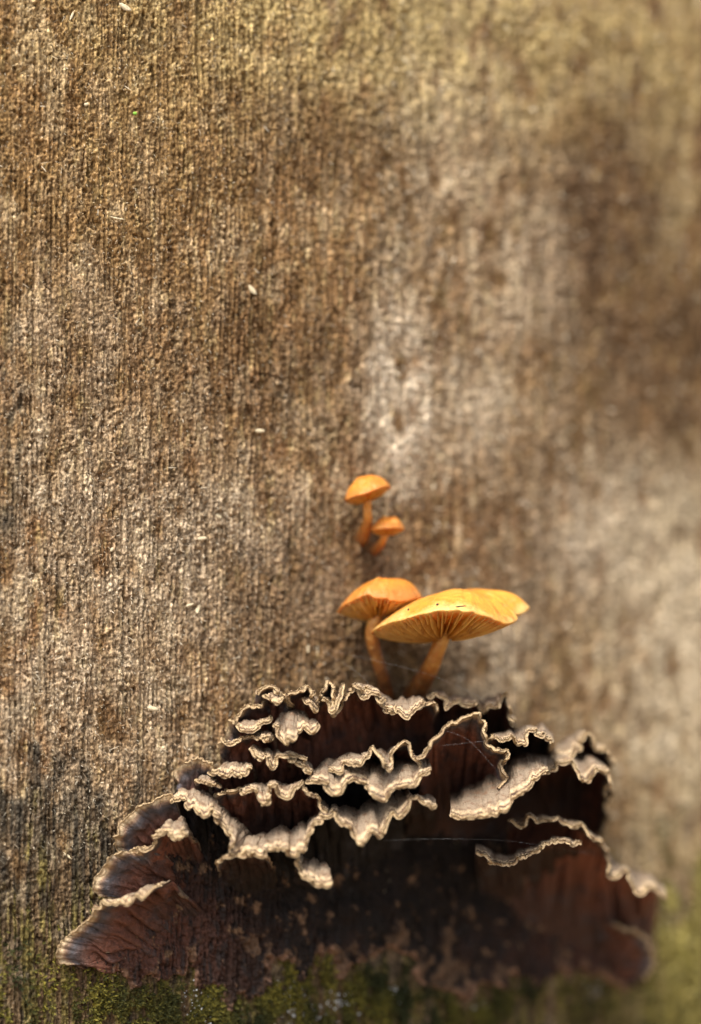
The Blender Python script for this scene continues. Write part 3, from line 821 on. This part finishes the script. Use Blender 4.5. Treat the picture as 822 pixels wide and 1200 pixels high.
# ------------------------------------------------------------------ mushrooms
def tube(pts, radii, nseg=28, nper=14, seed=0, wob=0.03):
    pts = catmull(np.asarray(pts, float), nper)
    rad = np.interp(np.linspace(0, 1, len(pts)), np.linspace(0, 1, len(radii)), radii)
    t = np.gradient(pts, axis=0); t /= np.linalg.norm(t, axis=1, keepdims=True)
    ref = np.array([0, 1.0, 0.2]); a = np.cross(t, ref); a /= np.linalg.norm(a, axis=1, keepdims=True)
    b = np.cross(t, a)
    ph = np.linspace(0, 2 * np.pi, nseg, endpoint=False)
    r = np.random.default_rng(seed)
    ribs = 1 + wob * (np.sin(ph * 5 + r.random() * 6) * 0.6 + np.sin(ph * 9 + r.random() * 6) * 0.5)
    V = pts[:, None] + (a[:, None] * np.cos(ph)[None, :, None] + b[:, None] * np.sin(ph)[None, :, None]) * (rad[:, None] * ribs[None])[..., None]
    n = len(pts)
    F = []
    i, j = np.meshgrid(np.arange(n - 1), np.arange(nseg), indexing='ij')
    j2 = (j + 1) % nseg
    F = np.stack([i * nseg + j, i * nseg + j2, (i + 1) * nseg + j2, (i + 1) * nseg + j], -1).reshape(-1, 4)
    rr = np.repeat(np.linspace(0, 1, n), nseg)
    return V.reshape(-1, 3), F, rr


root_cap = {}


def mushroom(label, rim, centre, apex, H_prof, gill_depth, n_gill, stem, stem_r, mat, seed, gill_vis=True, rag=0.012, stem_top=0.16, stem_mat=None):
    """rim: pixel x, y, depth of points round the cap's edge, starting at the right and going over the far side"""
    C = at(*centre); Ap = at(*apex)
    rim3 = np.array([at(*p) for p in rim])
    cl = np.vstack([rim3, rim3[:3]])
    nphi = 220
    cc_ = catmull(np.vstack([rim3[-1:], rim3, rim3[:2]]), 24)
    cc_ = cc_[24:24 * (len(rim) + 1) + 1]
    ring = resample(cc_, n=nphi + 1, dims=3)[:-1]
    ring = ring + noise1(nphi, 3, seed)[:, None] * np.array([rag, rag, rag * 0.7]) + noise1(nphi, 11, seed + 1)[:, None] * np.array([rag, rag, rag * 1.2])
    axis = Ap - C
    Hh = np.linalg.norm(axis); up = axis / Hh
    root = empty('orange_mushroom', at(*stem[-1]))
    tag(root, label, 'mushroom')
    # cap: upper skin, rounded edge, flesh underneath
    rr = np.concatenate([np.linspace(0.0, 0.9, 26), np.linspace(0.92, 1.0, 6)])
    wob = 1 + 0.05 * noise1(nphi, 28, seed + 2)
    bump = np.array([noise1(len(rr), 9, seed + 60 + k) for k in range(9)])
    bump = catmull(np.vstack([bump, bump[:1]]), 30)
    bump = bump[np.linspace(0, len(bump) - 1, nphi).astype(int)]
    rows = []
    for k, r in enumerate(rr):
        h = Hh * (1 - r ** H_prof)
        rows.append(C + (ring - C) * r + up * h + up * (0.022 * bump[:, k] * min(1, 3 * r) * (1 - r ** 6))[:, None])
    rows.append(C + (ring - C) * 0.995 - up * 0.035)
    for r in np.linspace(0.96, stem_top * 0.5, 10):
        rows.append(C + (ring - C) * r - up * (0.035 + gill_depth * 0.35 * (1 - r ** 2)))
    G = np.stack(rows, 1); nv = G.shape[1]
    rad = np.tile(np.concatenate([rr, np.linspace(1.0, 0.6, nv - len(rr))]), nphi)
    cap = root_cap[label[:7]] = mesh_np('cap', G.reshape(-1, 3), grid_faces(nphi, nv, close_u=True), mat, root, attrs={'rad': rad})
    # gills: thin plates from the edge to the stem, every second one short
    V, F, rads = [], [], []; off = 0
    rnd = np.random.default_rng(seed + 5)
    for g in range(n_gill):
        i = (g + rnd.uniform(-0.2, 0.2)) / n_gill * nphi
        e = ring[int(i) % nphi]; e2 = ring[(int(i) + 1) % nphi]
        e = e + (e2 - e) * (i - int(i))
        tang = (e2 - ring[int(i) % nphi]); tang = tang / (np.linalg.norm(tang) + 1e-9)
        r0 = stem_top if g % 2 == 0 else rnd.uniform(0.35, 0.65)
        rs = np.linspace(0.985, r0, 11)
        wav = rnd.uniform(-0.012, 0.012) * np.sin(np.linspace(0, 5, 11))
        t = 0.015
        dep = gill_depth * (1 - rs ** 2.4) * rnd.uniform(0.9, 1.05)
        if g % 2: dep = dep * np.clip((rs - r0) / 0.2, 0.15, 1)
        base = C + (e - C) * rs[:, None]
        top = base - up * (0.01 + gill_depth * 0.2 * (1 - rs ** 2))[:, None] + tang * wav[:, None]
        bot = base - up * (0.03 + dep)[:, None] + tang * wav[:, None]
        blk = np.stack([top - tang * t, bot - tang * t * 0.6, bot + tang * t * 0.6, top + tang * t], 1)
        V.append(blk.reshape(-1, 3)); rads.append(np.repeat(rs, 4))
        for k in range(10):
            for q in range(3):
                a = off + k * 4 + q
                F.append((a, a + 1, a + 5, a + 4))
        F.append((off, off + 3, off + 2, off + 1)); F.append((off + 40, off + 41, off + 42, off + 43))
        off += 44
    gl = mesh_np('gills', np.vstack(V), F, M_GILL, cap, attrs={'rad': np.concatenate(rads)})
    gl['kind'] = 'stuff'
    sp = np.array([at(*p) for p in stem])
    sp[0] = C - up * gill_depth * 0.35 + (sp[0] - C) * 0.15
    v, f, r_ = tube(sp, stem_r, seed=seed)
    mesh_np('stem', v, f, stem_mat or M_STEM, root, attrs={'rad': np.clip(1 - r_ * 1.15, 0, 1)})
    return root


mushroom('largest orange mushroom, flat wide cap with torn edge overlapping its neighbour',
         [(621,711,1.9),(604,710,2.7),(560,716,3.5),(505,729,3.4),(462,739,2.7),(436,741,1.5),(447,733,0.7),(474,724,0.1),(510,716,-0.3),(548,717,-0.3),(578,724,0.0),(598,730,0.4),(605,727,0.8),(599,722,1.05),(613,718,1.5)],
         (526,727,1.6), (536,693,1.8), 2.7, 0.48, 86, [(515,752,1.6),(511,768,1.75),(503,786,2.1),(490,808,3.0),(480,822,3.9)], [0.18, 0.185, 0.215, 0.255, 0.28], M_CAP, 401, rag=0.016)
mushroom('orange mushroom with a notched domed cap tucked behind the largest cap',
         [(494,701,2.0),(482,704,2.7),(448,712,3.0),(416,720,2.6),(398,716,1.9),(401,710,1.5),(413,703,1.2),(424,698,1.05),(432,695,1.05),(440,700,1.0),(455,702,1.05),(475,703,1.3)],
         (446,707,1.9), (450,679,2.0), 2.8, 0.34, 60, [(437,724,1.9),(436,742,1.9),(441,768,2.1),(449,795,2.5),(455,820,3.2)], [0.17, 0.165, 0.15, 0.16, 0.18], M_CAP2, 421, rag=0.013)
mushroom('small orange mushroom with a tilted cap on a curved stem above the large pair',
         [(458,570,2.1),(450,575,2.6),(430,583,2.75),(411,589,2.4),(404,586,1.9),(410,583,1.45),(428,577,1.3),(448,570,1.5)],
         (430,579,2.0), (426,559,2.1), 2.7, 0.16, 44, [(430,590,2.0),(431,600,2.05),(431,611,2.2),(427,624,2.6),(424,633,3.2)], [0.095, 0.10, 0.115, 0.155, 0.175], M_CAP2, 441, rag=0.006, stem_top=0.14, stem_mat=M_STEM2)
mushroom('smallest orange mushroom with a drooping cap beside the small tilted one',
         [(474,620,2.3),(467,619,2.7),(453,621,2.85),(440,623,2.6),(435,620,2.25),(439,619,1.9),(454,618,1.75),(469,618,1.9)],
         (454,620,2.3), (455,605,2.35), 2.6, 0.13, 36, [(451,626,2.3),(450,631,2.35),(446,638,2.6),(439,645,3.2)], [0.075, 0.085, 0.105, 0.125], M_CAP2, 461, rag=0.005, stem_top=0.16, stem_mat=M_STEM2)


# ------------------------------------------------------------------ moss and granules at the foot
def moss():
    r = np.random.default_rng(71)
    n = 60000
    px = r.uniform(-60, 880, n); py = r.uniform(1040, 1235, n)
    d = wall_depth(px); p = at(px, py, d); a = np.arcsin((p[:, 0] - CX) / R_TRUNK)
    s = (a - ARC0) * R_TRUNK
    clump = sample(f_med, s, p[:, 2]) + 0.5 * sample(field_t3, s, p[:, 2])
    sdm = signed_dist(px, py, outline)
    want = (0.07 * sstep(1050, 1150, py) + 0.8 * np.clip(blob(px, py, 410, 1178, 110, 34) + blob(px, py, 220, 1185, 80, 26) + 0.6 * blob(px, py, 560, 1195, 80, 22), 0, 1))
    ok = (r.random(n) < want * sstep(-0.9, 0.7, clump)) & (sdm < 2)
    px, py, a, z = px[ok], py[ok], a[ok], p[ok, 2]
    n = len(px)
    base = trunk_point(a, z, -0.01)
    nrm = np.stack([np.sin(a), -np.cos(a), 0 * a], -1); tan = np.stack([np.cos(a), np.sin(a), 0 * a], -1); up = np.array([0, 0, 1.0])
    V, C = [], []
    for q in range(5):
        th = r.uniform(0, 2 * np.pi, n)
        dirv = tan * np.cos(th)[:, None] + up * (np.sin(th) * 0.8 + 0.35)[:, None] + nrm * r.uniform(0.4, 1.3, n)[:, None]
        dirv /= np.linalg.norm(dirv, axis=1, keepdims=True)
        L = r.uniform(0.06, 0.15, n)[:, None]
        side = np.cross(dirv, nrm + 0.3 * up); side /= np.linalg.norm(side, axis=1, keepdims=True)
        w = r.uniform(0.012, 0.026, n)[:, None]
        lift = nrm * (r.random(n) * 0.16)[:, None]
        b = base + lift
        V.append(np.stack([b, b + dirv * L * 0.45 + side * w, b + dirv * L, b + dirv * L * 0.45 - side * w], 1))
        k = r.random(n)[:, None] * np.clip(0.6 + 0.5 * (sample(field_t1, (a - ARC0) * R_TRUNK, z))[:, None], 0, 1)
        C.append(np.array([0.022, 0.026, 0.007]) * (1 - k) + np.array([0.21, 0.175, 0.026]) * k)
    V = np.stack(V, 1).reshape(-1, 3); C = np.repeat(np.stack(C, 1).reshape(-1, 3), 4, axis=0)
    F = np.arange(len(V)).reshape(-1, 4)
    o = mesh_np('moss', V, F, M_MOSS, colors=C, smooth=False)
    tag(o, 'low olive green moss creeping over the trunk below the bracket fungus', 'moss', kind='stuff')


moss()


def granules():
    r = np.random.default_rng(73)
    V, F = [], []; off = 0
    phi = (1 + 5 ** 0.5) / 2
    ico = np.array([(-1, phi, 0), (1, phi, 0), (-1, -phi, 0), (1, -phi, 0), (0, -1, phi), (0, 1, phi), (0, -1, -phi), (0, 1, -phi), (phi, 0, -1), (phi, 0, 1), (-phi, 0, -1), (-phi, 0, 1)]) / 1.9
    icf = np.array([(0, 11, 5), (0, 5, 1), (0, 1, 7), (0, 7, 10), (0, 10, 11), (1, 5, 9), (5, 11, 4), (11, 10, 2), (10, 7, 6), (7, 1, 8), (3, 9, 4), (3, 4, 2), (3, 2, 6), (3, 6, 8), (3, 8, 9), (4, 9, 5), (2, 4, 11), (6, 2, 10), (8, 6, 7), (9, 8, 1)])
    for x, y, rx, ry, n in [(345,1175,16,14,70), (400,1172,9,6,40), (233,1172,12,10,50), (462,1163,7,6,22), (250,1190,18,6,40), (365,1190,20,6,30), (560,1175,8,6,14), (690,1160,8,6,12)]:
        for _ in range(n):
            px, py = r.normal(x, rx), r.normal(y, ry)
            c = wall_at(np.array(px), np.array(py), r.uniform(0.02, 0.10))
            V.append(c + ico * r.uniform(0.010, 0.026) * (1 + 0.3 * r.standard_normal((12, 1)))); F.append(icf + off); off += 12
    o = mesh_np('lichen', np.vstack(V), np.vstack(F), M_LICHEN, smooth=False)
    tag(o, 'tiny white lichen granules scattered in the moss under the fungus', 'lichen', kind='stuff')


granules()


# ------------------------------------------------------------------ small things on the trunk and the caps
def flake(px, py, L, W, ang_, label, mat=None, seed=0, group=None, name='wood_flake', lift=0.06, centre=None, cat='flake'):
    r = np.random.default_rng(seed)
    c = wall_at(np.array(float(px)), np.array(float(py)), lift) if centre is None else centre
    a = math.asin((c[0] - CX) / R_TRUNK)
    nrm = np.array([math.sin(a), -math.cos(a), 0.25]); nrm /= np.linalg.norm(nrm)
    tan = np.array([math.cos(a), math.sin(a), 0]); up = np.cross(tan, nrm) * -1
    e1 = tan * math.cos(ang_) + up * math.sin(ang_); e2 = -tan * math.sin(ang_) + up * math.cos(ang_)
    V = []
    n = 7
    for k in range(n):
        t = k / (n - 1) * 2 - 1
        w = W * (1 - abs(t) ** 2.5 * 0.75) * r.uniform(0.85, 1.15)
        bow = 0.25 * L * (t * t - 0.3)
        for sy in (-1, 0, 1):
            V.append(c + e1 * t * L + e2 * sy * w + nrm * (bow * 0.5 + 0.3 * W * (1 - abs(sy))))
    for k in range(n):
        t = k / (n - 1) * 2 - 1
        for sy in (-1, 0, 1):
            V.append(V[k * 3 + sy + 1] - nrm * 0.012)
    V = np.array(V)
    F = list(grid_faces(n, 3)) + [f[::-1] for f in grid_faces(n, 3, 3 * n)]
    o = 3 * n
    for k in range(n - 1):
        F.append([k * 3, o + k * 3, o + k * 3 + 3, k * 3 + 3]); F.append([k * 3 + 2, k * 3 + 5, o + k * 3 + 5, o + k * 3 + 2])
    F.append([0, 1, o + 1, o]); F.append([1, 2, o + 2, o + 1]); e = 3 * n - 3
    F.append([e, o + e, o + e + 1, e + 1]); F.append([e + 1, o + e + 1, o + e + 2, e + 2])
    ob = mesh_np(name, V, np.array([list(f) for f in F]), mat or M_FLAKE)
    tag(ob, label, cat, group)
    return ob


GF = 'pale flakes caught in the wood grain'
flake(146, 9, 0.16, 0.07, -0.5, 'broad white wood flake near the yellowish top of the grain', seed=1, group=GF)
flake(85, 18, 0.14, 0.03, 1.1, 'slanting sliver of pale wood beside the broad white flake', seed=2, group=GF)
flake(136, 256, 0.19, 0.018, -0.15, 'thin curved straw lying across the grain of the trunk', seed=3, name='straw', cat='straw')
flake(102, 122, 0.07, 0.04, 0.4, 'tiny pale flake above the thin curved straw', seed=4, group=GF)
flake(232, 714, 0.12, 0.06, 1.2, 'upright pale flake of a touching pair in the grain', seed=5, group=GF)
flake(222, 709, 0.10, 0.035, 0.3, 'flat pale flake of a touching pair in the grain', seed=6, group=GF)
flake(236, 631, 0.12, 0.05, 0.15, 'pale flat-lying flake above the touching pair of flakes', seed=7, group=GF)
flake(256, 605, 0.08, 0.045, -0.5, 'tiny pale flake just above and right of the flat-lying flake', seed=8, group=GF)
flake(132, 644, 0.06, 0.04, 0.9, 'minute pale flake in the greyish patch left of the flat-lying flake', seed=9, group=GF)
flake(178, 830, 0.14, 0.06, -0.2, 'oval pale flake on the greyish grain above the left fungus lobes', seed=10, group=GF)
flake(80, 1003, 0.13, 0.035, -0.7, 'yellowish wood flake in the dark damp grain left of the fungus', seed=11, group=GF)
flake(360, 760, 0.10, 0.03, 1.4, 'upright pale flake between the left frills and the mushroom stems', seed=12, group=GF)
flake(303, 505, 0.12, 0.05, 0.0, 'pale flat-lying flake in the brown grain higher than the small mushrooms', seed=13, group=GF)
flake(295, 340, 0.14, 0.06, -0.9, 'slanting pale flake in the brown grain below the yellowish top', seed=14, group=GF)
flake(158, 133, 0.05, 0.045, 0.3, 'minute bright green speck of plant on the brown trunk', mat=M_GREEN, seed=15, name='green_speck', cat='speck')
# debris on the largest cap
def on_cap(px, py):
    from mathutils.bvhtree import BVHTree
    me = root_cap['largest'].data
    bvh = BVHTree.FromPolygons([v.co for v in me.vertices], [p.vertices for p in me.polygons])
    o = Vector((0, -D * S, ZC * S)); t = Vector(world_pts(at(px, py, 0.0)))
    hit = bvh.ray_cast(o, (t - o).normalized())[0]
    return (np.array(hit) - np.array([0, 0, ZC * S])) / S + np.array([0, -0.012, 0.012])


flake(0, 0, 0.15, 0.013, 0.06, 'thin dark sliver lying on the largest orange cap', mat=M_DARK, seed=20, name='dark_sliver', centre=on_cap(540, 711), cat='debris')
flake(0, 0, 0.035, 0.03, 0.5, 'dark crumb on the orange cap near the dark sliver', mat=M_DARK, seed=21, name='dark_crumb', centre=on_cap(513, 709), cat='debris', group='crumbs on the largest cap')
flake(0, 0, 0.032, 0.025, 1.5, 'dark crumb on the orange cap near its left edge', mat=M_DARK, seed=22, name='dark_crumb', centre=on_cap(479, 715), cat='debris', group='crumbs on the largest cap')


def thread(pts, label, rad=0.0006):
    P3 = np.array([at(*p) for p in pts])
    v, f, _ = tube(P3, [rad, rad], nseg=6, nper=10, wob=0)
    o = mesh_np('spider_thread', v, f, M_SILK)
    tag(o, label, 'thread', 'strands of spider silk')


thread([(606,732,1.1),(603,745,1.0),(604,790,0.9),(603,830,0.8)], 'spider thread hanging from the torn edge of the largest cap')
thread([(372,758,2.4),(440,774,1.0),(510,793,0.7),(580,825,0.3)], 'spider thread slanting across both thick mushroom stems')
thread([(380,764,2.5),(415,785,0.9),(432,800,0.4)], 'short spider thread ending on the frilled crest left of the stems')
thread([(450,985,-0.9),(520,983,-0.6),(600,986,0.2),(690,1000,1.5)], 'spider thread stretched level below the middle brackets')
thread([(523,856,-0.5),(550,868,-0.45),(580,900,-0.4)], 'spider thread slanting over the smooth dark bracket')
thread([(514,874,-0.6),(545,871,-0.5),(572,868,-0.3)], 'spider thread lying nearly level across the smooth dark bracket')
